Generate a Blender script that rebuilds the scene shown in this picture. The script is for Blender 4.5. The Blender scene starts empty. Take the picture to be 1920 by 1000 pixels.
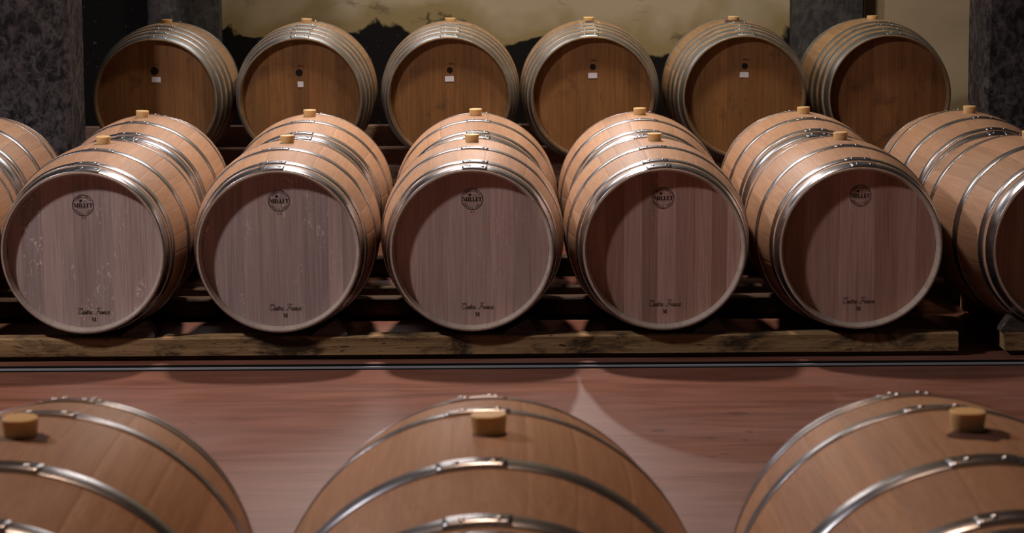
import bpy, bmesh, math, random
from mathutils import Vector, Matrix, noise

S = bpy.context.scene
C = S.collection
PI = math.pi
random.seed(7)

# ------------------------------------------------------------------ camera
F_PX, PITCH, YAW, ROLL = 4348.3, .1605, .0080, -.0050
CAM = Vector((.0423, -8.7849, 1.6944))
cam_d = bpy.data.cameras.new('camera')
cam = bpy.data.objects.new('camera', cam_d)
C.objects.link(cam)
fw = Vector((math.sin(YAW)*math.cos(PITCH), math.cos(YAW)*math.cos(PITCH), -math.sin(PITCH)))
rt = Vector((math.cos(YAW), -math.sin(YAW), 0))
up = rt.cross(fw)
r2 = rt*math.cos(ROLL) + up*math.sin(ROLL)
u2 = -rt*math.sin(ROLL) + up*math.cos(ROLL)
M = Matrix((r2, u2, -fw)).transposed().to_4x4()
M.translation = CAM
cam.matrix_world = M
cam_d.sensor_fit = 'HORIZONTAL'
cam_d.sensor_width = 36
cam_d.lens = 36*F_PX/1920
cam_d.clip_end = 60
cam_d.dof.use_dof = True
cam_d.dof.focus_distance = 8.9
cam_d.dof.aperture_fstop = 9.0
S.camera = cam

# ------------------------------------------------------------------ world, lights, exposure
w = bpy.data.worlds.new('World'); S.world = w; w.use_nodes = True
w.node_tree.nodes['Background'].inputs[0].default_value = (.76, .65, .57, 1)
w.node_tree.nodes['Background'].inputs[1].default_value = .042

def area(name, loc, target, size, energy, color, shape='DISK', size_y=None, spread=None):
    l = bpy.data.lights.new(name, 'AREA'); l.shape = shape; l.size = size
    if size_y: l.size_y = size_y
    l.energy = energy; l.color = color
    if spread: l.spread = math.radians(spread)
    o = bpy.data.objects.new(name, l); C.objects.link(o)
    o.location = loc
    o.rotation_euler = (Vector(target) - Vector(loc)).to_track_quat('-Z', 'Y').to_euler()
    return o

def spot(name, loc, target, radius, energy, color, angle, blend=.3):
    l = bpy.data.lights.new(name, 'SPOT'); l.energy = energy; l.color = color
    l.shadow_soft_size = radius; l.spot_size = math.radians(angle); l.spot_blend = blend
    o = bpy.data.objects.new(name, l); C.objects.link(o); o.location = loc
    o.rotation_euler = (Vector(target) - Vector(loc)).to_track_quat('-Z', 'Y').to_euler()
    return o
# ceiling lamp over the aisle, the key on the barrel heads
area('aisle_lamp', (-3.9, -2.65, 4.35), (.7, -.6, .3), .36, 158, (1.0, .90, .92))
# overhead lamp above the double row
area('rack_lamp', (-.35, 1.5, 4.2), (-.2, .2, .5), .30, 54, (1.0, .82, .72), spread=92)
# lamps high on the far wall, shining back over the rows
spot('far_wall_spot', (.16, 3.7, 2.60), (.75, -1.7, 0), .05, 120, (1.0, .90, .86), 20, .5)
area('far_wall_lamp', (-.75, 3.7, 2.6), (-.9, -1.5, .3), 1.1, 20, (1.0, .88, .82))
# lamp above the old barrels at the far wall
area('cellar_lamp', (.65, 1.7, 4.2), (.55, 3.4, .8), .35, 30, (1.0, .82, .60), spread=100)
# lamp above the nearest barrels
area('near_lamp', (-.1, -4.2, 4.3), (.0, -5.2, .8), .35, 14, (1.0, .63, .43), spread=95)

S.view_settings.view_transform = 'Standard'
S.view_settings.look = 'None'
S.view_settings.gamma = 1
S.view_settings.use_curve_mapping = False
S.view_settings.exposure = -0.12

# ------------------------------------------------------------------ material helpers
class NT:
    def __init__(self, name):
        self.m = bpy.data.materials.new(name); self.m.use_nodes = True
        self.t = self.m.node_tree
        self.b = self.t.nodes['Principled BSDF']
    def n(self, kind, **kw):
        nd = self.t.nodes.new(kind)
        for k, v in kw.items():
            if k.startswith('i_'):
                nd.inputs[k[2:].replace('_', ' ')].default_value = v
            else:
                setattr(nd, k, v)
        return nd
    def l(self, a, b): self.t.links.new(a, b)
    def coords(self, scale, rnd=True, which='Object'):
        tc = self.n('ShaderNodeTexCoord')
        mp = self.n('ShaderNodeMapping'); mp.inputs['Scale'].default_value = scale
        self.l(tc.outputs[which], mp.inputs['Vector'])
        if rnd:
            oi = self.n('ShaderNodeObjectInfo')
            mu = self.n('ShaderNodeMath', operation='MULTIPLY'); mu.inputs[1].default_value = 37.0
            self.l(oi.outputs['Random'], mu.inputs[0])
            cb = self.n('ShaderNodeCombineXYZ')
            for k in range(3): self.l(mu.outputs[0], cb.inputs[k])
            self.l(cb.outputs[0], mp.inputs['Location'])
        return mp.outputs['Vector']
    def noise(self, vec, scale=1, detail=4, rough=.55, dist=0):
        nd = self.n('ShaderNodeTexNoise')
        nd.inputs['Scale'].default_value = scale; nd.inputs['Detail'].default_value = detail
        nd.inputs['Roughness'].default_value = rough; nd.inputs['Distortion'].default_value = dist
        self.l(vec, nd.inputs['Vector'])
        return nd.outputs['Fac']
    def ramp(self, fac, stops, interp='LINEAR'):
        r = self.n('ShaderNodeValToRGB'); cr = r.color_ramp; cr.interpolation = interp
        while len(cr.elements) < len(stops): cr.elements.new(.5)
        for e, (p, c) in zip(cr.elements, stops):
            e.position = p; e.color = (c, c, c, 1) if not hasattr(c, '__len__') else (*c, 1)
        self.l(fac, r.inputs['Fac'])
        return r.outputs['Color']
    def mix(self, fac, a, b, mode='MIX'):
        mx = self.n('ShaderNodeMix', data_type='RGBA', blend_type=mode)
        for sock, v in ((mx.inputs[0], fac), (mx.inputs[6], a), (mx.inputs[7], b)):
            if hasattr(v, 'is_output'): self.l(v, sock)
            elif hasattr(v, '__len__'): sock.default_value = (*v, 1)
            else: sock.default_value = v
        return mx.outputs[2]
    def math(self, op, a, b=None, clamp=False):
        nd = self.n('ShaderNodeMath', operation=op); nd.use_clamp = clamp
        for k, v in enumerate((a, b)):
            if v is None: continue
            if hasattr(v, 'is_output'): self.l(v, nd.inputs[k])
            else: nd.inputs[k].default_value = v
        return nd.outputs[0]
    def bump(self, h, strength=.2, dist=.002):
        bp = self.n('ShaderNodeBump'); bp.inputs['Strength'].default_value = strength
        bp.inputs['Distance'].default_value = dist
        self.l(h, bp.inputs['Height']); self.l(bp.outputs[0], self.b.inputs['Normal'])
    def out(self, color=None, rough=None, metal=None, spec=None):
        for nm, v in (('Base Color', color), ('Roughness', rough), ('Metallic', metal), ('Specular IOR Level', spec)):
            if v is None: continue
            if hasattr(v, 'is_output'): self.l(v, self.b.inputs[nm])
            elif hasattr(v, '__len__'): self.b.inputs[nm].default_value = (*v, 1)
            else: self.b.inputs[nm].default_value = v
        return self.m

def mat_oak(name, dark, light, axis, rough=.55, spec=.3, fleck=True, stain=0.0):
    """oak whose grain runs along `axis`; the object's colour tints each piece, its alpha sets the ray fleck"""
    g = NT(name)
    sc = {'y': (55, 1.6, 55), 'z': (60, 60, 1.8)}[axis]
    v = g.coords(sc)
    n1 = g.noise(v, 1.0, 5, .6, .4)
    v2 = g.coords({'y': (9, .8, 9), 'z': (10, 10, .9)}[axis])
    n2 = g.noise(v2, 1.0, 3, .5, .6)
    v3 = g.coords({'y': (240, 5, 240), 'z': (260, 260, 5)}[axis])
    n3 = g.noise(v3, 1.0, 2, .5)
    f = g.math('ADD', g.math('MULTIPLY', n1, .5), g.math('MULTIPLY', n2, .5))
    col = g.ramp(f, [(.30, dark), (.70, light)])
    col = g.mix(.5 if axis == 'z' else .3, col, g.ramp(n3, [(.35, .62), (.62, 1.08)]), 'MULTIPLY')
    oi = g.n('ShaderNodeObjectInfo')
    col = g.mix(1.0, col, oi.outputs['Color'], 'MULTIPLY')
    if fleck:
        v4 = g.coords((42, 42, 26))
        n4 = g.noise(v4, 1.0, 2, .4, 2.2)
        v5 = g.coords((9, 9, 3.0))
        n5 = g.noise(v5, 1.0, 1, .5, .5)
        fl = g.math('MULTIPLY', g.ramp(n4, [(.60, 0), (.66, 1)]), g.ramp(n5, [(.50, 0), (.62, 1)]))
        fl = g.math('MULTIPLY', fl, oi.outputs['Alpha'], True)
        col = g.mix(fl, col, (.74, .62, .56))
    if stain:
        v6 = g.coords((7, 7, 7)); n6 = g.noise(v6, 1.0, 6, .65, .3)
        col = g.mix(g.math('MULTIPLY', g.ramp(n6, [(.56, 0), (.72, 1)]), stain), col, (.03, .022, .016))
    g.bump(n3, .15, .001)
    return g.out(col, rough, 0, spec)

def mat_steel(name, base, rough, dirt=.3):
    g = NT(name)
    v = g.coords((14, 14, 14)); n = g.noise(v, 1.0, 4, .6)
    v2 = g.coords((4, 400, 4)); n2 = g.noise(v2, 1.0, 2, .5)
    col = g.mix(g.math('MULTIPLY', g.ramp(n, [(.4, 0), (.75, 1)]), dirt), base, [c*.45 for c in base])
    r = g.math('ADD', g.math('MULTIPLY', n, .22), rough - .11)
    return g.out(col, r, 1.0)

def mat_timber(name, a, b, grain='x', dirt=.8, rough=.85):
    g = NT(name)
    v = g.coords({'x': (1.3, 34, 34), 'y': (34, 1.3, 34), 'z': (34, 34, 1.3)}[grain]); n = g.noise(v, 1.0, 6, .65, .5)
    col = g.ramp(n, [(.30, a), (.68, b)])
    v2 = g.coords({'x': (5, 11, 11), 'y': (11, 5, 11), 'z': (11, 11, 5)}[grain]); n2 = g.noise(v2, 1.0, 6, .7, .4)
    col = g.mix(g.math('MULTIPLY', g.ramp(n2, [(.49, 0), (.63, 1)]), dirt), col, (.014, .011, .010))
    v3 = g.coords({'x': (16, 90, 90), 'y': (90, 16, 90), 'z': (90, 90, 16)}[grain]); n3 = g.noise(v3, 1.0, 3, .6, .3)
    col = g.mix(g.math('MULTIPLY', g.ramp(n3, [(.62, 0), (.68, 1)]), dirt), col, (.008, .007, .006))
    g.bump(g.math('ADD', n, n3), .6, .004)
    return g.out(col, rough, 0, .2)

def mat_plain(name, col, rough=.6, spec=.3, metal=0, sss=0):
    g = NT(name)
    v = g.coords((30, 30, 30)); n = g.noise(v, 1.0, 3)
    c = g.mix(g.math('MULTIPLY', n, .35), col, [x*.6 for x in col])
    if sss:
        g.b.inputs['Subsurface Weight'].default_value = sss
        g.b.inputs['Subsurface Radius'].default_value = (.02, .012, .006)
        g.b.inputs['Subsurface Scale'].default_value = .5
    return g.out(c, rough, metal, spec)

OAK = mat_oak('new_oak_stave', (.375, .212, .122), (.53, .325, .200), 'y', .52, .3, fleck=False)
OAKH = mat_oak('new_oak_head', (.385, .300, .268), (.565, .460, .415), 'z', .62, .22)
CHIME = mat_oak('chime_end_grain', (.40, .33, .27), (.58, .49, .41), 'y', .7, .2, fleck=False)
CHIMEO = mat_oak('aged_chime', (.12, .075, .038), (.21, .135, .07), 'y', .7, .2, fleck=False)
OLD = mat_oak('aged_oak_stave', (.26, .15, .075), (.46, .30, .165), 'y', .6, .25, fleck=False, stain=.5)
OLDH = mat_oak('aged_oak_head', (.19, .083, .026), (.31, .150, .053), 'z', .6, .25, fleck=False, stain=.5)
STEEL = mat_steel('galvanised_hoop', (.47, .49, .53), .29, .35)
STEELD = mat_steel('dull_hoop', (.34, .37, .38), .45, .6)
RIVET = mat_steel('rivet_steel', (.66, .67, .70), .25, .2)
BUNG = mat_plain('silicone_bung', (.80, .57, .27), .40, .45, 0, .6)
INK = mat_plain('burnt_ink', (.018, .012, .011), .8, .1)
PAPER = mat_plain('paper', (.80, .78, .82), .7, .2)
BEAM = mat_timber('rail_timber', (.20, .112, .048), (.46, .305, .145), 'x', .85)
BEAMD = mat_timber('dark_and_shaded_timber', (.045, .030, .022), (.12, .075, .045), 'x', .7)  # dark wood; on rails under the new barrels it paints in shade
BOARD = mat_timber('pale_board', (.26, .165, .125), (.38, .25, .19), 'x', .25)
CHOCK = mat_timber('chock_timber', (.045, .036, .032), (.13, .10, .085), 'x', .6)

FLOOR_SPOTS = [(0.56, -1.6, 0.034, 0.037), (0.718, -1.713, 0.022, 0.029), (0.849, -1.629, 0.022, 0.029), (0.824, -1.737, 0.02, 0.029), (0.838, -1.363, 0.052, 0.039), (0.701, -1.948, 0.013, 0.02), (0.744, -1.915, 0.023, 0.02), (-0.485, -0.957, 0.009, 0.017), (0.502, -0.575, 0.012, 0.029)]
def mat_floor():
    g = NT('polished_red_floor')
    v = g.coords((2.2, 14, 1), False); n = g.noise(v, 1.0, 6, .6, .3)
    col = g.ramp(n, [(.32, (.135, .048, .028)), (.68, (.255, .106, .068))])
    v2 = g.coords((1.1, 1.6, 1), False); n2 = g.noise(v2, 1.0, 4, .55, .5)
    col = g.mix(g.math('MULTIPLY', g.ramp(n2, [(.45, 0), (.70, 1)]), .55), col, (.245, .138, .116))
    v3 = g.coords((26, 60, 1), False); n3 = g.noise(v3, 1.0, 3, .6)
    col = g.mix(g.math('MULTIPLY', g.ramp(n3, [(.66, 0), (.76, 1)]), .35), col, (.34, .22, .19))
    v4 = g.coords((9, 16, 1), False); n4 = g.noise(v4, 1.0, 2, .5, .2)
    col = g.mix(g.math('MULTIPLY', g.ramp(n4, [(.735, 0), (.765, 1)]), .6), col, (.07, .035, .03))
    tc = g.n('ShaderNodeTexCoord'); sp = g.n('ShaderNodeSeparateXYZ'); g.l(tc.outputs['Object'], sp.inputs[0])
    v5 = g.coords((30, 30, 1), False); wob = g.math('MULTIPLY', g.noise(v5, 1.0, 3), .9)
    for sx, sy, rx, ry in FLOOR_SPOTS:      # dried wine drips
        dx = g.math('DIVIDE', g.math('SUBTRACT', sp.outputs['X'], sx), rx)
        dy = g.math('DIVIDE', g.math('SUBTRACT', sp.outputs['Y'], sy), ry)
        d = g.math('ADD', g.math('ADD', g.math('MULTIPLY', dx, dx), g.math('MULTIPLY', dy, dy)), wob)
        col = g.mix(g.math('MULTIPLY', g.ramp(d, [(.75, 1), (1.0, 0)]), .55), col, (.075, .030, .030))
    r = g.math('ADD', g.math('MULTIPLY', n2, .28), .30)
    g.bump(n3, .06, .001)
    return g.out(col, r, 0, .35)

def mat_wall(name, mould_z, mould_amp, upper, band, mould=(.010, .009, .010), amount=1.0):
    """plaster with a damp black growth that climbs from the ground to about mould_z"""
    g = NT(name)
    tc = g.n('ShaderNodeTexCoord'); sp = g.n('ShaderNodeSeparateXYZ'); g.l(tc.outputs['Object'], sp.inputs[0])
    v = g.coords((3.4, 3.4, 3.4), False); n = g.noise(v, 1.0, 4, .45, .5)
    v2 = g.coords((1.2, 1.2, 2.5), False); n2 = g.noise(v2, 1.0, 4, .55, .3)
    zz = g.math('SUBTRACT', sp.outputs['Z'], g.math('MULTIPLY', g.math('SUBTRACT', n, .5), mould_amp))
    zz = g.math('ADD', zz, g.math('MULTIPLY', sp.outputs['X'], .045))
    col = g.mix(g.ramp(n2, [(.35, 0), (.7, 1)]), upper, [c*.80 for c in upper])
    bandf = g.n('ShaderNodeMapRange'); g.l(zz, bandf.inputs[0])
    bandf.inputs[1].default_value = mould_z + .05; bandf.inputs[2].default_value = mould_z + .20
    col = g.mix(bandf.outputs[0], band, col)
    # isolated dark patches
    v3 = g.coords((2.6, 2.6, 5.5), False); n3 = g.noise(v3, 1.0, 5, .65, .4)
    col = g.mix(g.math('MULTIPLY', g.ramp(n3, [(.60, 0), (.72, 1)]), .75*amount), col, (.055, .042, .025))
    mf = g.n('ShaderNodeMapRange'); g.l(zz, mf.inputs[0])
    mf.inputs[1].default_value = mould_z - .006; mf.inputs[2].default_value = mould_z + .012
    mf.inputs[3].default_value = amount; mf.inputs[4].default_value = 0.0
    v4 = g.coords((38, 38, 60), False); n4 = g.noise(v4, 1.0, 2, .5)
    mcol = g.mix(g.ramp(n4, [(.70, 0), (.76, 1)]), mould, (.12, .115, .12))
    col = g.mix(mf.outputs[0], col, mcol)
    g.bump(n, .35, .01)
    return g.out(col, .9, 0, .15)

def mat_concrete(name, a, b, blot, k=.8):
    g = NT(name)
    v = g.coords((26, 26, 20), False); n = g.noise(v, 1.0, 8, .75, .6)
    v2 = g.coords((3, 3, 2), False); n2 = g.noise(v2, 1.0, 5, .6, .5)
    col = g.ramp(n, [(.42, a), (.60, b)])
    col = g.mix(g.math('MULTIPLY', g.ramp(n2, [(.42, 0), (.66, 1)]), k), col, blot)
    g.bump(n, .5, .008)
    return g.out(col, .92, 0, .15)

FLOOR = mat_floor()
W_MID = mat_wall('damp_yellow_plaster', .90, .60, (.50, .43, .31), (.33, .26, .13))
W_LEFT = mat_wall('near_black_plaster', 1.25, .5, (.05, .045, .04), (.03, .026, .02))  # near-black all over, darker towards the floor
W_RIGHT = mat_wall('clean_beige_plaster', -2, .1, (.50, .41, .28), (.50, .41, .28), amount=.15)
W_SIDE = mat_wall('cellar_plaster', .5, .3, (.30, .26, .20), (.20, .17, .10))
PILAST = mat_concrete('grey_pilaster', (.065, .063, .065), (.13, .127, .13), (.016, .015, .016), .9)
PILLAR = mat_concrete('mouldy_pillar', (.016, .016, .019), (.125, .113, .112), (.020, .015, .014), .75)
CEIL = mat_concrete('grey_ceiling', (.20, .19, .18), (.30, .28, .26), (.16, .15, .14), .5)
BLACK = mat_plain('channel_painted_shade', (.012, .012, .013), .6)  # near-black colour stands in for shade inside the channel

# ------------------------------------------------------------------ object helpers
def mesh(name, verts, faces, mat, smooth=None):
    me = bpy.data.meshes.new(name); me.from_pydata(verts, [], faces)
    if mat: me.materials.append(mat)
    if smooth is True: me.polygons.foreach_set('use_smooth', [True]*len(me.polygons))
    elif smooth: me.polygons.foreach_set('use_smooth', smooth)
    me.update()
    return me
def fixnormals(me):
    bm = bmesh.new(); bm.from_mesh(me); bmesh.ops.recalc_face_normals(bm, faces=bm.faces); bm.to_mesh(me); bm.free()
    return me
def link(name, me, parent=None, loc=(0, 0, 0), rot=(0, 0, 0), color=None):
    o = bpy.data.objects.new(name, me); C.objects.link(o)
    o.location = loc; o.rotation_euler = rot
    if parent: o.parent = parent
    if color: o.color = color
    return o
def tag(o, label, cat, group=None):
    o['label'] = label; o['category'] = cat
    if group: o['group'] = group
    return o
def struct(o):
    o['kind'] = 'structure'; return o
def box_me(name, x0, x1, y0, y1, z0, z1, mat, bev=0.0):
    bm = bmesh.new(); bmesh.ops.create_cube(bm, size=1)
    for v in bm.verts:
        v.co = Vector((x0 + (v.co.x+.5)*(x1-x0), y0 + (v.co.y+.5)*(y1-y0), z0 + (v.co.z+.5)*(z1-z0)))
    if bev: bmesh.ops.bevel(bm, geom=bm.edges[:], offset=bev, segments=2, affect='EDGES')
    me = bpy.data.meshes.new(name); bm.to_mesh(me); bm.free(); me.materials.append(mat)
    return me
def rough_bar(name, L, W, H, mat, seg, amp, seed=0, bev=.006):
    """a sawn timber lying along x, its base at z=0, edges worn uneven"""
    prof = [(-W/2, 0), (-W/2, H*.35), (-W/2, H*.7), (-W/2, H-bev), (-W/2+bev, H), (0, H), (W/2-bev, H), (W/2, H-bev), (W/2, H*.5), (W/2, 0)]
    vs, fs = [], []
    n = len(prof)
    for i in range(seg+1):
        x = -L/2 + L*i/seg
        for (y, z) in prof:
            p = Vector((x*3.1 + seed*7.3, y*22, z*22))
            d = noise.noise_vector(p)*amp
            big = noise.noise(Vector((x*1.3 + seed, 3.3, z*8)))*amp*.8
            zz = z + (d.z + big if z > 0 else 0)
            if z >= H - bev*1.01: zz = min(zz, H)
            vs.append((x + (d.x if 0 < i < seg else d.x*1.5), y + d.y, zz))
    for i in range(seg):
        for k in range(n):
            a, b = i*n + k, i*n + (k+1) % n
            fs.append((a, b, b+n, a+n))
    fs.append(tuple(range(n))); fs.append(tuple(range(seg*n, seg*n+n))[::-1])
    return fixnormals(mesh(name, vs, fs, mat))

# ------------------------------------------------------------------ the setting
XL, XR, YF, YB, ZC = -5.2, 5.2, -10.5, 4.15, 4.7
CH0, CH1 = -.622, -.512           # floor channel in front of the rack
fl = struct(link('floor', box_me('floor', XL, XR, YF, CH0, -.2, 0, FLOOR)))
link('floor_slab', box_me('floor_slab', XL, XR, CH1, YB, -.2, 0, FLOOR), fl)
link('channel_bed', box_me('channel_bed', XL, XR, CH0, CH1, -.2, -.035, BLACK), fl)
STRIP = mat_plain('zinc_edge', (.50, .52, .55), .45, .5)
cy = CH0 + .052
link('channel_strip', box_me('channel_strip', XL, XR, cy, cy+.008, -.006, .0005, STRIP), fl)
link('channel_web', box_me('channel_web', XL, XR, cy+.001, cy+.007, -.035, -.006, BLACK), fl)
link('channel_shade_sheet', box_me('channel_shade_sheet', XL, XR, CH1-.006, CH1, -.035, -.0004, BLACK), fl)  # added sheet, puts shade on the channel's far side
struct(link('ceiling', box_me('ceiling', XL, XR, YF, YB, ZC, ZC+.2, CEIL)))
struct(link('wall_left', box_me('wall_left', XL-.2, XL, YF, YB, -.2, ZC+.2, W_SIDE)))
struct(link('wall_right', box_me('wall_right', XR, XR+.2, YF, YB, -.2, ZC+.2, W_SIDE)))
def wallpiece(name, x0, x1, mat, y=YB):
    struct(link(name, box_me(name, x0, x1, y, YB+.25, -.2, ZC+.2, mat)))
wallpiece('wall_back_left', XL, -1.72, W_LEFT)
wallpiece('wall_back', -1.72, 1.95, W_MID)
wallpiece('wall_back_right', 1.95, XR, W_RIGHT)
struct(link('trim_1', box_me('trim_1', -1.845, -1.455, YB-.16, YB, 0, ZC, PILAST, .012)))
struct(link('trim_2', box_me('trim_2', 1.695, 2.09, YB-.16, YB, 0, ZC, PILAST, .012)))
def pillar(x0, x1, y0, label):
    wd = x1-x0
    bm = bmesh.new()
    nz, nx = 60, 7
    # square column with knocked edges and uneven skin
    ring = []
    h = wd/2; c = .018
    for sx, sy in ((-1, -1), (1, -1), (1, 1), (-1, 1)):
        pass
    base = []
    for k in range(nx): base.append((-h + c + (2*h-2*c)*k/(nx-1), -h))
    for k in range(nx): base.append((h, -h + c + (2*h-2*c)*k/(nx-1)))
    for k in range(nx): base.append((h - c - (2*h-2*c)*k/(nx-1), h))
    for k in range(nx): base.append((-h, h - c - (2*h-2*c)*k/(nx-1)))
    vs, fs = [], []; n = len(base)
    for i in range(nz+1):
        z = ZC*i/nz
        for (x, y) in base:
            d = noise.noise_vector(Vector((x*6, y*6 + 5, z*4)))*.005
            vs.append((x + d.x, y + d.y, z))
    for i in range(nz):
        for k in range(n):
            a, b = i*n+k, i*n+(k+1) % n
            fs.append((a, b, b+n, a+n))
    fs.append(tuple(range(n))[::-1]); fs.append(tuple(range(nz*n, nz*n+n)))
    o = link('concrete_pillar', mesh('concrete_pillar', vs, fs, PILLAR), None, ((x0+x1)/2, y0+h, 0))
    tag(o, label, 'pillar')
pillar(-2.285, -1.878, 1.75, 'mould-blotched grey pillar standing before the near-black wall')
pillar(2.285, 2.69, 1.75, 'mould-blotched grey pillar standing before the clean beige wall')

# ------------------------------------------------------------------ barrel meshes
R, RH, L2 = .347, .2955, .475
def prof(q): return R - (R-RH)*(abs(q)/L2)**2
NST = 24
rs = random.Random(3)
wid = [1.25] + [rs.uniform(.72, 1.25) for _ in range(NST-1)]
tot = sum(wid); wid = [2*PI*x/tot for x in wid]
def stave_me(a0, a1, mat, tagname):
    """one stave between angles a0..a1 (0 = top, clockwise seen from the front), hollow side inwards"""
    g = .00004/R; ch = .0007/R
    NS = 9
    ang = [a0+g] + [a0+g+ch + (a1-a0-2*g-2*ch)*k/NS for k in range(NS+1)] + [a1-g]
    low = [.00012] + [0]*(NS+1) + [.00012]
    qs = [-L2, -L2+.004, -L2+.023, -L2+.05] + [(-L2+.05) + (2*L2-.1)*k/12 for k in range(1, 12)] + [L2-.05, L2-.023, L2-.004, L2]
    vs, fs, sm, mi = [], [], [], []
    na, nq = len(ang), len(qs)
    for side in (0, 1):
        for q in qs:
            e = L2 - abs(q)
            for a, lo in zip(ang, low):
                if side == 0: r = prof(q) - lo - (.0012 if e < .001 else 0)
                else: r = prof(q) - (.006 if e < .001 else .0085 if e < .006 else .0195 if e < .03 else .024)
                vs.append((r*math.sin(a), q, r*math.cos(a)))
    def ix(s, i, k): return s*na*nq + i*na + k
    for i in range(nq-1):
        for k in range(na-1):
            fs.append((ix(0, i, k), ix(0, i, k+1), ix(0, i+1, k+1), ix(0, i+1, k))); sm.append(0 < k < na-2 and 0 < i < nq-2); mi.append(0)
            fs.append((ix(1, i, k), ix(1, i+1, k), ix(1, i+1, k+1), ix(1, i, k+1))); sm.append(False); mi.append(1)
        for k, fl_ in ((0, 1), (na-1, 0)):
            f = (ix(0, i, k), ix(0, i+1, k), ix(1, i+1, k), ix(1, i, k))
            fs.append(f if fl_ else f[::-1]); sm.append(False); mi.append(0)
    for k in range(na-1):
        fs.append((ix(0, 0, k), ix(1, 0, k), ix(1, 0, k+1), ix(0, 0, k+1))); sm.append(False); mi.append(1)
        fs.append((ix(0, nq-1, k), ix(0, nq-1, k+1), ix(1, nq-1, k+1), ix(1, nq-1, k))); sm.append(False); mi.append(1)
    me = mesh(tagname, vs, fs, mat, sm); me.materials.append(CHIME if mat is OAK else CHIMEO)
    me.polygons.foreach_set('material_index', mi)
    return fixnormals(me)
def stave_set(mat, nm):
    out = []; a = -wid[0]/2
    for x in wid:
        out.append(stave_me(a, a+x, mat, nm)); a += x
    return out
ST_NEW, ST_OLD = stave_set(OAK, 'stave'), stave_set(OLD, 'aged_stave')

HR = .2815                      # head disc radius (set in the croze)
HQ = -L2 + .040                 # its front face
def plank_me(x0, x1, mat, nm):
    g = .0001; x0 += g; x1 -= g
    x0 = max(x0, -HR+.002); x1 = min(x1, HR-.002)
    n = 8
    xs = [x0 + (x1-x0)*k/n for k in range(n+1)]
    top = [(x, math.sqrt(max(HR*HR - x*x, 1e-6))) for x in xs]
    out = top + [(x, -z) for x, z in top[::-1]]
    c = .0002
    def inset(p):
        x, z = p
        return (min(max(x, x0+c), x1-c), z*(1-c/HR))
    N = len(out)
    vs = [(x, 0, z) for x, z in map(inset, out)] + [(x, c, z) for x, z in out] + [(x, .022, z) for x, z in out]
    fs = [tuple(range(N))]
    for r_ in (0, 1):
        for k in range(N):
            a, b = r_*N+k, r_*N+(k+1) % N
            fs.append((a, b, b+N, a+N))
    fs.append(tuple(range(2*N, 3*N)))
    return fixnormals(mesh(nm, vs, fs, mat))
# plank boundaries measured as fractions of the head's width
PATTERNS = {
    'a': [0, .10, .23, .35, .44, .57, .68, .80, .90, 1],
    'b': [0, .14, .27, .37, .52, .66, .82, .91, 1],
    'c': [0, .12, .24, .36, .46, .58, .70, .81, .91, 1],
    'd': [0, .14, .37, .60, .755, .87, 1],
    'e': [0, .16, .34, .47, .62, .77, .88, 1],
}
def head_set(mat, nm):
    d = {}
    for k, b in PATTERNS.items():
        xs = [(-1 + 2*t)*HR for t in b]
        d[k] = [plank_me(xs[i], xs[i+1], mat, nm) for i in range(len(xs)-1)]
    return d
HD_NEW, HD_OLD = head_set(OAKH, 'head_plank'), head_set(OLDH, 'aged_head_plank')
def disc_me(mat):
    n = 48
    vs = [(HR*math.sin(2*PI*k/n), y, HR*math.cos(2*PI*k/n)) for y in (0, .022) for k in range(n)]
    fs = [tuple(range(n)), tuple(range(n, 2*n))] + [(k, (k+1) % n, n+(k+1) % n, n+k) for k in range(n)]
    return fixnormals(mesh('back_head', vs, fs, mat))
BK_NEW, BK_OLD = disc_me(OAKH), disc_me(OLDH)

def hoop_me(q0, q1, mat, nm):
    """riveted steel band between axial positions q0 < q1, with its overlap plate near the top"""
    n = 112; t = .0024
    rows = [(q0, -.001), (q0, t*.7), (q0+.0012, t), ((q0+q1)/2, t), (q1-.0012, t), (q1, t*.7), (q1, -.001)]
    vs, fs, sm = [], [], []
    m = len(rows)
    for k in range(n):
        a = 2*PI*k/n
        for q, d in rows:
            r = prof(q) + d
            vs.append((r*math.sin(a), q, r*math.cos(a)))
    for k in range(n):
        k2 = (k+1) % n
        for j in range(m-1):
            fs.append((k*m+j, k*m+j+1, k2*m+j+1, k2*m+j)); sm.append(1 <= j <= m-3)
    # overlap plate
    a0, a1, s = -.17, .13, 12
    b0 = len(vs); t2 = t + .0018
    rows2 = [(q0+.001, t*.9), (q0+.001, t2), (q1-.001, t2), (q1-.001, t*.9)]
    for k in range(s+1):
        a = a0 + (a1-a0)*k/s
        for q, d in rows2:
            r = prof(q) + d
            vs.append((r*math.sin(a), q, r*math.cos(a)))
    for k in range(s):
        for j in range(3):
            fs.append((b0+k*4+j, b0+k*4+j+1, b0+k*4+4+j+1, b0+k*4+4+j)); sm.append(j == 1)
    fs.append((b0, b0+1, b0+2, b0+3)); sm.append(False)
    fs.append((b0+s*4, b0+s*4+3, b0+s*4+2, b0+s*4+1)); sm.append(False)
    return fixnormals(mesh(nm, vs, fs, mat, sm))
def rivet_me():
    vs, fs = [], []
    rings = [(.0062, 0), (.0054, .0022), (.0030, .0036)]
    n = 10
    for r, z in rings:
        for k in range(n): vs.append((r*math.cos(2*PI*k/n), r*math.sin(2*PI*k/n), z))
    vs.append((0, 0, .0040))
    for j in range(2):
        for k in range(n):
            a, b = j*n+k, j*n+(k+1) % n
            fs.append((a, b, b+n, a+n))
    for k in range(n): fs.append((2*n+k, 2*n+(k+1) % n, 3*n))
    fs.append(tuple(range(n))[::-1])
    return mesh('rivet', vs, fs, RIVET, True)
RV = rivet_me()
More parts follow.
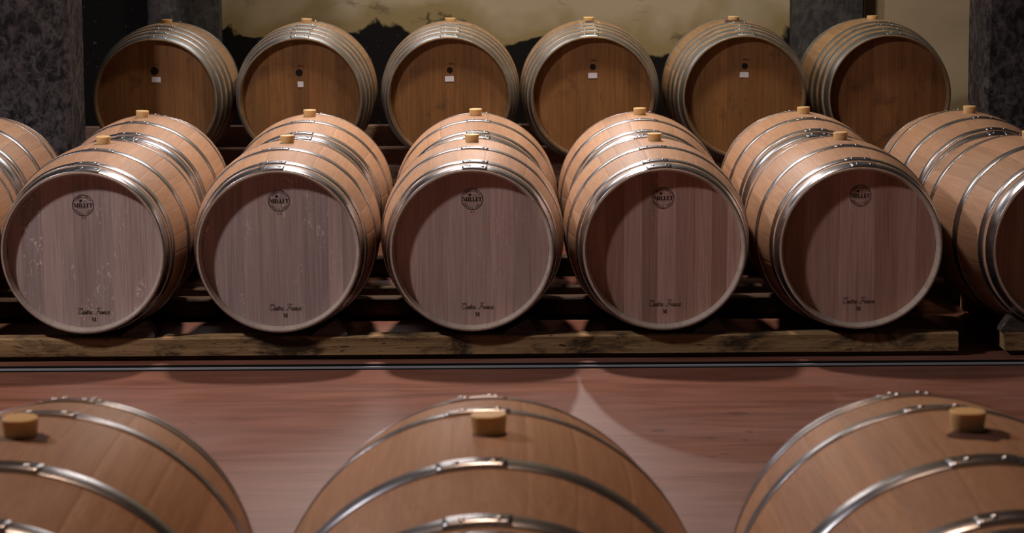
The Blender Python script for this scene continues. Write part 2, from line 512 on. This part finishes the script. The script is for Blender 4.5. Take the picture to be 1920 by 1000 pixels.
# (q0, q1) on the front half; mirrored for the back half
HOOPS_NEW = [(-.471, -.417), (-.396, -.363), (-.190, -.149)]
HOOPS_OLD = [(-.471, -.408), (-.376, -.332), (-.290, -.247), (-.192, -.152)]
def hoop_set(spec, mat):
    out = []
    for q0, q1 in spec:
        for a, b in ((q0, q1), (-q1, -q0)):
            out.append((hoop_me(a, b, mat, 'hoop'), a, b))
    return out
HP_NEW, HP_OLD = hoop_set(HOOPS_NEW, STEEL), hoop_set(HOOPS_OLD, STEELD)
def bung_me():
    n = 28
    rows = [(.0225, -.012), (.0250, 0), (.0262, .012), (.0274, .0255), (.0270, .0278), (.0255, .0288), (.0236, .0280)]
    vs = [(r*math.cos(2*PI*k/n), r*math.sin(2*PI*k/n), z) for r, z in rows for k in range(n)]
    fs = [(j*n+k, j*n+(k+1) % n, (j+1)*n+(k+1) % n, (j+1)*n+k) for j in range(len(rows)-1) for k in range(n)]
    fs.append(tuple(range(n))[::-1]); m = (len(rows)-1)*n; fs.append(tuple(range(m, m+n)))
    return fixnormals(mesh('bung', vs, fs, BUNG, [True]*(len(fs)-2) + [False]*2))
BG = bung_me()

# ------------------------------------------------------------------ stamps on the heads (flat print, drawn in the x-z plane)
class Ink:
    def __init__(s): s.v, s.f = [], []
    def poly(s, pts):
        b = len(s.v); s.v += [(x, 0, z) for x, z in pts]; s.f.append(tuple(range(b, b+len(pts))))
    def rect(s, x0, x1, z0, z1): s.poly([(x0, z0), (x1, z0), (x1, z1), (x0, z1)])
    def stroke(s, pts, wd):
        for (a, b) in zip(pts, pts[1:]):
            dx, dz = b[0]-a[0], b[1]-a[1]; l = math.hypot(dx, dz) or 1e-9
            nx, nz = -dz/l*wd/2, dx/l*wd/2; ex, ez = dx/l*wd*.3, dz/l*wd*.3
            s.poly([(a[0]+nx-ex, a[1]+nz-ez), (a[0]-nx-ex, a[1]-nz-ez), (b[0]-nx+ex, b[1]-nz+ez), (b[0]+nx+ex, b[1]+nz+ez)])
    def ring(s, r, wd, n=64, a0=0, a1=2*PI):
        for k in range(n):
            a, b = a0+(a1-a0)*k/n, a0+(a1-a0)*(k+1)/n
            s.poly([(r*math.cos(a), r*math.sin(a)), (r*math.cos(b), r*math.sin(b)), ((r+wd)*math.cos(b), (r+wd)*math.sin(b)), ((r+wd)*math.cos(a), (r+wd)*math.sin(a))])
    def disc(s, cx, cz, rx, rz, rot=0, n=24):
        s.poly([(cx + rx*math.cos(t)*math.cos(rot) - rz*math.sin(t)*math.sin(rot), cz + rx*math.cos(t)*math.sin(rot) + rz*math.sin(t)*math.cos(rot)) for t in [2*PI*k/n for k in range(n)]])
    def mesh(s, nm, mat):
        me = mesh(nm, s.v, s.f, mat)
        return me
def sI(x): return [(x+.12, x+.30, 0, 1), (x+.02, x+.40, 0, .08), (x+.02, x+.40, .92, 1)], .44
def sL(x): return [(x+.12, x+.30, 0, 1), (x+.02, x+.40, .92, 1), (x+.02, x+.62, 0, .09), (x+.55, x+.62, 0, .30)], .65
def sE(x): return [(x+.12, x+.30, 0, 1), (x+.02, x+.60, .91, 1), (x+.54, x+.60, .72, 1), (x+.30, x+.48, .46, .55), (x+.44, x+.49, .36, .65), (x+.02, x+.63, 0, .09), (x+.57, x+.63, 0, .30)], .67
def sT(x): return [(x+.27, x+.45, 0, 1), (x+.02, x+.70, .91, 1), (x+.02, x+.09, .70, 1), (x+.63, x+.70, .70, 1), (x+.17, x+.55, 0, .08)], .72
STROKE = {
    'T': [[(0, 1), (.7, 1)], [(.35, 1), (.35, 0)]], 'O': [[(.1, .2), (.1, .8), (.3, 1), (.5, 1), (.7, .8), (.7, .2), (.5, 0), (.3, 0), (.1, .2)]],
    'N': [[(.05, 0), (.05, 1), (.65, 0), (.65, 1)]], 'E': [[(.6, 1), (.1, 1), (.1, 0), (.6, 0)], [(.1, .5), (.5, .5)]],
    'L': [[(.1, 1), (.1, 0), (.6, 0)]], 'R': [[(.1, 0), (.1, 1), (.5, 1), (.62, .78), (.5, .52), (.1, .5)], [(.3, .5), (.65, 0)]],
    'I': [[(.3, 0), (.3, 1)]], 'D': [[(.1, 0), (.1, 1), (.45, 1), (.68, .7), (.68, .3), (.45, 0), (.1, 0)]],
    'P': [[(.1, 0), (.1, 1), (.5, 1), (.62, .75), (.5, .5), (.1, .5)]], 'U': [[(.1, 1), (.1, .2), (.3, 0), (.5, 0), (.65, .2), (.65, 1)]],
    'S': [[(.62, .85), (.45, 1), (.2, 1), (.1, .75), (.6, .3), (.5, 0), (.2, 0), (.08, .15)]], '1': [[(.15, .8), (.35, 1), (.35, 0)]],
    '9': [[(.6, .6), (.3, .45), (.12, .7), (.3, 1), (.55, .95), (.6, .5), (.4, 0)]], '5': [[(.6, 1), (.15, 1), (.12, .55), (.45, .6), (.62, .3), (.45, 0), (.1, .05)]], ' ': [],
}
def brand_stamp(mark):
    k = Ink()
    k.ring(.0372, .0019)
    h, sx = .0152, .0162; x = 0; rects = []; polys = []
    # serif M
    rects += [(.08, .14, 0, 1), (.0, .24, 0, .07), (.0, .26, .93, 1), (.76, .94, 0, 1), (.66, 1.02, 0, .07), (.76, 1.02, .93, 1)]
    polys += [[(.10, 1), (.30, 1), (.56, .0), (.46, 0)], [(.46, 0), (.56, 0), (.80, 1), (.75, 1)]]
    x = 1.06
    for fn in (sI, sL, sL, sE, sT):
        rr, wd = fn(x); rects += rr; x += wd
    x -= .02; sx = .0685/x
    for (a, b, c, d) in rects: k.rect((a-x/2)*sx, (b-x/2)*sx, (c-.5)*h, (d-.5)*h)
    for p in polys: k.poly([((px-x/2)*sx, (pz-.5)*h) for px, pz in p])
    k.disc(-.0085, .0165, .0058, .0033, math.radians(35))
    k.stroke([(-.004, .0128), (.022, .0128)], .0007)
    k.stroke([(.002, .0165), (.006, .0185), (.010, .0170), (.016, .0172)], .0006)
    k.stroke([(-.021, -.0115), (.021, -.0115)], .0007)
    k.stroke([(-.012, -.0215), (.012, -.0215)], .0006)
    def arc(text, r, mid, step, flip):
        n = len(text)
        for i, chh in enumerate(text):
            off = (i-(n-1)/2)*step
            a = mid - off if not flip else mid + off
            ca, sa = math.cos(a), math.sin(a)
            for st in STROKE[chh]:
                pts = []
                for (u, v) in st:
                    u = (u-.35)*.0058; v = (v-.5)*.0062
                    if flip: pts.append((r*ca - sa*u - ca*v, r*sa + ca*u - sa*v))
                    else: pts.append((r*ca + sa*u + ca*v, r*sa - ca*u + sa*v))
                k.stroke(pts, .0011)
    arc('TONNELLERIE', .0315, PI/2, .20, False)
    arc('DEPUIS 1951', .0315, -PI/2, .20, True)
    if mark:
        for dx in (-.004, .005):
            k.stroke([(dx-.001, -.047), (dx+.0015, -.0445), (dx+.001, -.051)], .0012)
    return k.mesh('brand_stamp', INK)
SCRIPT = {   # slanted script letters, each a list of strokes and an advance
    'C': ([[(.75, .95), (.62, .80), (.70, 1.12), (.45, 1.15), (.15, .80), (.05, .40), (.20, .02), (.50, 0), (.75, .25)], [(-.22, 1.0), (-.12, 1.14), (.10, 1.10), (.30, 1.02)]], .80),
    'e': ([[(0, .20), (.30, .32), (.34, .50), (.20, .55), (.06, .35), (.10, .05), (.28, 0), (.46, .18)]], .44),
    'n': ([[(0, .2), (.10, .52), (.06, 0)], [(.08, .3), (.26, .54), (.36, .45), (.32, .02), (.50, .18)]], .50),
    't': ([[(.0, .18), (.16, .85), (.08, .10), (.2, 0), (.36, .18)], [(.0, .60), (.34, .62)]], .36),
    'r': ([[(0, .2), (.12, .58), (.30, .50), (.24, .05), (.42, .18)]], .42),
    'F': ([[(.05, 1.05), (.35, 1.18), (1.05, 1.15)], [(.62, 1.12), (.48, .45), (.30, .05), (.05, .02), (.0, .2)], [(.30, .58), (.78, .60)]], .86),
    'a': ([[(.36, .48), (.18, .55), (.04, .28), (.12, .02), (.30, .15), (.38, .5), (.34, .08), (.52, .16)]], .52),
    'c': ([[(.34, .45), (.20, .55), (.05, .30), (.12, .02), (.30, .02), (.46, .18)]], .44),
    ' ': ([], .55),
}
def origin_stamp():
    k = Ink(); x = 0; strokes = []
    for chh in 'Centre France':
        st, adv = SCRIPT[chh]
        for s_ in st: strokes.append([(x + u + v*.28, v) for u, v in s_])
        x += adv
    sc = .116/x
    for s_ in strokes: k.stroke([((u-x/2)*sc, (v-.5)*sc*1.15) for u, v in s_], .0014)
    z0, h = -.036, .0145; sx = .0145
    for (a, b, c, d) in [(.08, .16, 0, 1), (.0, .24, 0, .08), (.0, .26, .92, 1), (.76, .94, 0, 1), (.66, 1.02, 0, .08), (.76, 1.02, .92, 1)]:
        k.rect((a-.5)*sx, (b-.5)*sx, z0+c*h, z0+d*h)
    for p in [[(.10, 1), (.30, 1), (.56, .0), (.46, 0)], [(.46, 0), (.56, 0), (.80, 1), (.75, 1)]]:
        k.poly([((px-.5)*sx, z0+pz*h) for px, pz in p])
    return k.mesh('origin_stamp', INK)
BRAND, BRANDM, ORIGIN = brand_stamp(False), brand_stamp(True), origin_stamp()
def dot_me(r):
    k = Ink(); k.disc(0, 0, r, r, 0, 28); return k.mesh('round_stamp', INK)
def line_me():
    k = Ink(); k.stroke([(-.016, 0), (.016, 0)], .0022); k.stroke([(-.012, .005), (.002, .005)], .0015); return k.mesh('small_stamp', INK)
LINE = line_me()

# ------------------------------------------------------------------ barrel
def lerp(a, b, t): return tuple(x + (y-x)*t for x, y in zip(a, b))
def barrel(x, y, ztop, yaw, kind, label, group, pattern='a', tones=None, fleck=0.0, stamped=None, plate=None, seed=0, hooprot=.08, stave_tone=1.0):
    rn = random.Random(100 + seed)
    t = bpy.data.objects.new('wine_barrel', None); C.objects.link(t)
    t.empty_display_size = .1
    t.location = (x, y, ztop - 2*R); t.rotation_euler = (0, 0, yaw)
    tag(t, label, 'barrel', group)
    new = kind == 'new'
    for me in (ST_NEW if new else ST_OLD):
        k = rn.uniform(.86, 1.08)*stave_tone; h = rn.uniform(-.05, .05)
        link('stave', me, t, (0, 0, R), color=(k*(1+h*.3), k, k*(1-h), 1))
    planks = (HD_NEW if new else HD_OLD)[pattern]
    for i, me in enumerate(planks):
        if tones: c = tones[i % len(tones)]
        else: c = (1, 1, 1)
        k = rn.uniform(.87, 1.10)
        link('head_plank', me, t, (0, HQ + rn.uniform(-.00025, .00025), R), color=(c[0]*k, c[1]*k, c[2]*k, fleck*rn.choice((.2, .6, 1, 1))))
    link('back_head', BK_NEW if new else BK_OLD, t, (0, L2-.062, R), color=(1, 1, 1, 0))
    base = rn.uniform(-hooprot, hooprot)
    for me, q0, q1 in (HP_NEW if new else HP_OLD):
        a = base + rn.uniform(-.03, .03)
        h = link('hoop', me, t, (0, 0, R), (0, a, 0))
        qm = (q0+q1)/2; rr = prof(qm) + .0038
        sl = math.atan(2*(R-RH)*qm/L2**2)          # the band leans with the barrel's curve
        for ra in (-.088, .072):
            link('rivet', RV, h, (rr*math.sin(ra), qm, rr*math.cos(ra)), (-sl, ra, 0))
    bg = link('bung', BG, t, (0, 0, 2*R - (.0005 if new else .011)), (rn.uniform(-.03, .03), rn.uniform(-.04, .04), rn.uniform(0, 3)))
    if stamped:
        (bx, bz), (ox, oz) = stamped
        link('brand_stamp', BRANDM if seed in (1, 2, 3) else BRAND, t, (bx, HQ-.0014, R+bz))['label'] = 'round burnt maker stamp'
        link('origin_stamp', ORIGIN, t, (ox, HQ-.0014, R+oz))['label'] = 'burnt script lettering and letter M'
    if plate:
        (sx, sz, sr), (px, pz, pw, ph) = plate
        link('round_stamp', dot_me(sr), t, (sx, HQ-.0014, R+sz))
        link('small_stamp', LINE, t, (sx+.008, HQ-.0014, R+sz+.030))
        link('paper_label', box_me('paper_label', -pw/2, pw/2, -.0018, -.0008, -ph/2, ph/2, PAPER), t, (px, HQ, R+pz), (0, rn.uniform(-.04, .04), 0))
    return t

SPILL = mat_plain('dried_wine', (.085, .034, .030), .55, .3)
def spill(t, q, a, rq, ra, seed, drip=0):
    """dried wine lying on the staves around the bung"""
    n = 36; rn = random.Random(seed); vs = []; rings = 4
    for j in range(rings+1):
        for k in range(n):
            th = 2*PI*k/n
            f = (1 + .35*noise.noise(Vector((math.cos(th)*1.8 + seed*3.1, math.sin(th)*1.8, 0))))*j/rings
            qq = q + rq*f*math.cos(th); aa = a + ra*f*math.sin(th)*(1 + drip*max(0, math.sin(th)))
            r = prof(qq) + .0007
            vs.append((r*math.sin(aa), qq, r*math.cos(aa)))
    fs = [(j*n+k, j*n+(k+1) % n, (j+1)*n+(k+1) % n, (j+1)*n+k) for j in range(rings) for k in range(n)]
    link('spill_stain', fixnormals(mesh('spill_stain', vs, fs, SPILL, True)), t, (0, 0, R))
Z1, Z3, Z0 = .755, 1.053, .893
LIL = [(1.02, .98, 1.00), (.92, .90, .93), (1.08, 1.02, 1.03), (.98, .92, .93)]
PNK = [(1.06, .95, .92), (1.14, 1.0, .97), (.98, .88, .86)]
BRN = [(1.12, .89, .78), (.90, .66, .55), (1.24, 1.0, .93), (.92, .70, .60), (1.26, 1.02, .96), (1.0, .77, .67)]
BR5 = [(.92, .68, .54), (1.04, .82, .70), (1.26, 1.0, .92), (.90, .66, .55), (1.16, .91, .82), (.96, .70, .58)]
P1 = 'new barrels on the front rail'
row1 = [   # x, yaw, pattern, tones, fleck, stamp offsets, label
    (-2.150, .00, 'a', LIL, .5, None, 'pale oak barrel sixth along from the sawn end of the front rail'),
    (-1.437, .020, 'a', LIL, 1.0, ((.000, .170), (.026, -.222)), 'pale oak barrel with strongly flecked lilac-grey head, fifth from the rail\'s sawn end'),
    (-.738, .000, 'b', LIL, 1.0, ((.002, .182), (.017, -.212)), 'pale oak barrel with flecked grey-pink head, fourth from the rail\'s sawn end'),
    (-.037, .000, 'e', PNK, .35, ((.002, .184), (.018, -.212)), 'pale oak barrel with plain pinkish head, third from the rail\'s sawn end'),
    (.6575, -.012, 'c', BRN, .3, ((-.004, .184), (.004, -.206)), 'pale oak barrel with brown and pink striped head, second from the rail\'s sawn end'),
    (1.366, -.022, 'd', BR5, .25, ((.000, .188), (.000, -.200)), 'pale oak barrel with wide-planked brown head beside the sawn end of the front rail'),
    (2.085, -.13, 'd', BR5, 0, None, 'pale oak barrel on the short rail past the gap, its brown head turned askew'),
]
for i, (x, yw, pt, tn, fk, st, lb) in enumerate(row1):
    barrel(x, 0, Z1, -yw, 'new', lb, P1, pt, tn, fk, st, None, i)
P2 = 'new barrels in the second row'
ordn = ['sixth', 'fifth', 'fourth', 'third', 'second']
row2 = [(-2.165, .0), (-1.444, .01), (-.734, 0), (-.030, 0), (.667, 0), (1.364, -.01), (2.070, -.05)]
lab2 = ['pale oak barrel behind the sixth barrel from the front rail\'s sawn end, before the pillar',
        'pale oak barrel behind the flecked lilac-headed barrel, bung standing clear above it',
        'pale oak barrel behind the barrel with the flecked grey-pink head',
        'pale oak barrel behind the barrel with the plain pinkish head',
        'pale oak barrel behind the barrel with the brown and pink striped head',
        'pale oak barrel behind the barrel with the wide-planked brown head',
        'pale oak barrel behind the askew barrel on the short rail, below the dark pillar']
for i, (x, yw) in enumerate(row2):
    barrel(x, 1.041, Z1, -yw, 'new', lab2[i], P2, 'c', PNK, 0, None, None, 20+i)
P3 = 'aged barrels on the raised rack'
OT = [(1.0, 1.0, 1.0), (.92, .92, .92), (1.06, 1.03, 1.0)]
OT6 = [(.95, .86, .90), (.88, .80, .84)]
row3 = [
    (-1.585, 'b', OT, ((-.004, .140, .019), (.003, .098, .043, .026)), 'aged brown barrel in deep shade beside the mould-blotched pillar, small paper label'),
    (-.886, 'a', OT, ((-.006, .128, .017), (.000, .072, .028, .027)), 'aged brown barrel with smeared stamp and nearly square paper label'),
    (-.168, 'e', OT, ((.004, .136, .0145), (.002, .094, .043, .026)), 'aged golden-brown barrel with oblong paper label, next to the one with a square label'),
    (.526, 'c', OT, ((.001, .148, .0145), (.001, .106, .043, .026)), 'aged golden-brown barrel with paper label, two along from the unlabelled barrel'),
    (1.250, 'c', OT, ((.004, .148, .0145), (.002, .106, .043, .026)), 'aged brown barrel with paper label, next to the unlabelled barrel'),
    (1.948, 'd', OT6, None, 'aged dark barrel with no paper label, before the clean beige wall'),
]
for i, (x, pt, tn, pl, lb) in enumerate(row3):
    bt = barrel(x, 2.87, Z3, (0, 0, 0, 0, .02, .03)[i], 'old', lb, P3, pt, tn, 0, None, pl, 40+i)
    if i in (3, 4):
        spill(bt, -.06, 0, .085, .06 if i == 3 else .16, i, 0)
P0 = 'new barrels across the aisle'
for i, (x, yw, lb) in enumerate([
        (-.668, 0, 'pale oak barrel across the floor aisle, facing the flecked grey-pink headed barrel'),
        (.034, 0, 'pale oak barrel across the floor aisle, middle one of its three'),
        (.752, -.01, 'pale oak barrel across the floor aisle with a broad dark spill around its bung')]):
    bt = barrel(x, -5.39, Z0, -yw, 'new', lb, P0, 'c', PNK, 0, None, None, 60+i, stave_tone=.97)
    if i == 2: spill(bt, -.028, .03, .042, .13, 5)
    if i == 0: spill(bt, -.010, .05, .030, .075, 8)

# ------------------------------------------------------------------ rails, boards and chocks
def rail(x0, x1, y, ztop, W, H, mat, label, feet, group=None, seed=0, footmat=BEAMD):
    L = x1-x0
    zb = ztop-H
    o = link('timber_rail', rough_bar('timber_rail', L, W, H, mat, max(8, int(L*22)), .0035, seed), None, ((x0+x1)/2, y, zb))
    tag(o, label, 'timber rail', group)
    if zb < .05:
        link('light_stop_strip', box_me('light_stop_strip', -L/2+.03, L/2-.03, -W/2+.018, W/2-.018, -zb, .004, footmat), o)  # strip added under low rails to stop light and keep the gap black
    else:
        for fx in feet:
            link('foot', box_me('foot', -.045, .045, -W/2+.012, W/2-.004, -zb, .002, footmat, .002), o, (fx-(x0+x1)/2, 0, 0))
    return o
FE = [-2.5, -1.79, -1.09, -.39, .31, 1.01, 1.62]
TR = .0875
rail(-2.72, 1.747, -.40, TR, .085, .068, BEAM, 'worn yellow-brown timber rail under the stamped barrels, sawn end showing', FE, None, 1)
rail(1.915, 2.75, -.40, TR, .085, .068, BEAM, 'short worn timber rail past the gap, under the askew barrel', [2.0, 2.6], None, 2)
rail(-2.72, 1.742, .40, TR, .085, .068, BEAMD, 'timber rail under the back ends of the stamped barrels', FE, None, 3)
rail(1.93, 2.75, .40, TR, .085, .068, BEAM, 'short timber rail under the back end of the askew barrel', [2.0, 2.6], None, 4)
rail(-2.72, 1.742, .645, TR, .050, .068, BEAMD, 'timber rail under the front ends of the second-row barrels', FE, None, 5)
rail(1.93, 2.75, .645, TR, .050, .068, BEAMD, 'short timber rail under the front of the barrel below the pillar', [2.0, 2.6], None, 6)
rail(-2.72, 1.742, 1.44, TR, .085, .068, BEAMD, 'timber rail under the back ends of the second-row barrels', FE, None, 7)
rail(1.93, 2.75, 1.44, TR, .085, .068, BEAMD, 'short timber rail under the back of the barrel below the pillar', [2.0, 2.6], None, 8)
T3 = .379
F3 = [-1.80, -1.24, -.53, .18, .89, 1.60, 2.18]
rail(-1.86, 2.25, 2.47, T3, .085, .09, BEAMD, 'dark raised timber rail under the fronts of the aged barrels', F3, None, 9)
rail(-1.86, 2.25, 3.27, T3, .085, .09, BOARD, 'pale raised timber rail under the backs of the aged barrels', F3, None, 10)
o = link('timber_board', rough_bar('timber_board', 4.6, .04, .137, BOARD, 80, .002, 11), None, (.1, 3.42, .345))
tag(o, 'pale pinkish board standing on edge behind the aged barrels', 'board')
for fx in F3: link('foot', box_me('foot', -.04, .04, -.018, .018, -.345, .002, BEAMD, .002), o, (fx-.1, 0, 0))
T0 = .546 - .3225
rail(-1.1, 1.2, -4.99, T0, .085, .10, BEAM, 'timber rail under the aisle-side ends of the barrels across the aisle', [-1.0, -.3, .4, 1.1], None, 12)
rail(-1.1, 1.2, -5.79, T0, .085, .10, BEAM, 'timber rail under the far-from-aisle ends of the barrels across the aisle', [-1.0, -.3, .4, 1.1], None, 13)

def chock_me(seed, mirror=False):
    """wedge whose hollow slope follows the barrel's side: thin toe towards the barrel, sawn slope outside"""
    W = .075; rr = .3235
    rn = random.Random(seed)
    zc = .408 - TR
    xs = [.105, .135, .165, .190]
    inner = [(x, zc - math.sqrt(rr*rr - x*x) - .004) for x in xs]
    pts = [(.105, 0)] + inner[1:] + [(.203 + rn.uniform(-.004, .006), inner[-1][1] + rn.uniform(-.004, .004)), (.240 + rn.uniform(-.008, .008), .010), (.236, 0)]
    vs = [(x, y, max(z, 0)) for y in (-W/2, W/2) for x, z in pts]
    n = len(pts)
    fs = [tuple(range(n)), tuple(range(n, 2*n))] + [(k, (k+1) % n, n+(k+1) % n, n+k) for k in range(n)]
    if mirror: vs = [(-x, y, z) for x, y, z in vs]
    return fixnormals(mesh('barrel_chock', vs, fs, CHOCK))
names1 = ['flecked lilac-headed barrel', 'barrel with flecked grey-pink head', 'plain pinkish-headed barrel', 'brown and pink striped barrel']
for i, x in enumerate((-1.437, -.738, -.037, .6575)):
    o = link('barrel_chock', chock_me(i), None, (x, -.40, TR))
    tag(o, 'dark wooden wedge chocking the ' + names1[i], 'wedge', 'barrel chocks')
o = link('barrel_chock', chock_me(9, True), None, (2.138, -.40, TR))
tag(o, 'dark wooden wedge on the short rail under the askew barrel', 'wedge', 'barrel chocks')
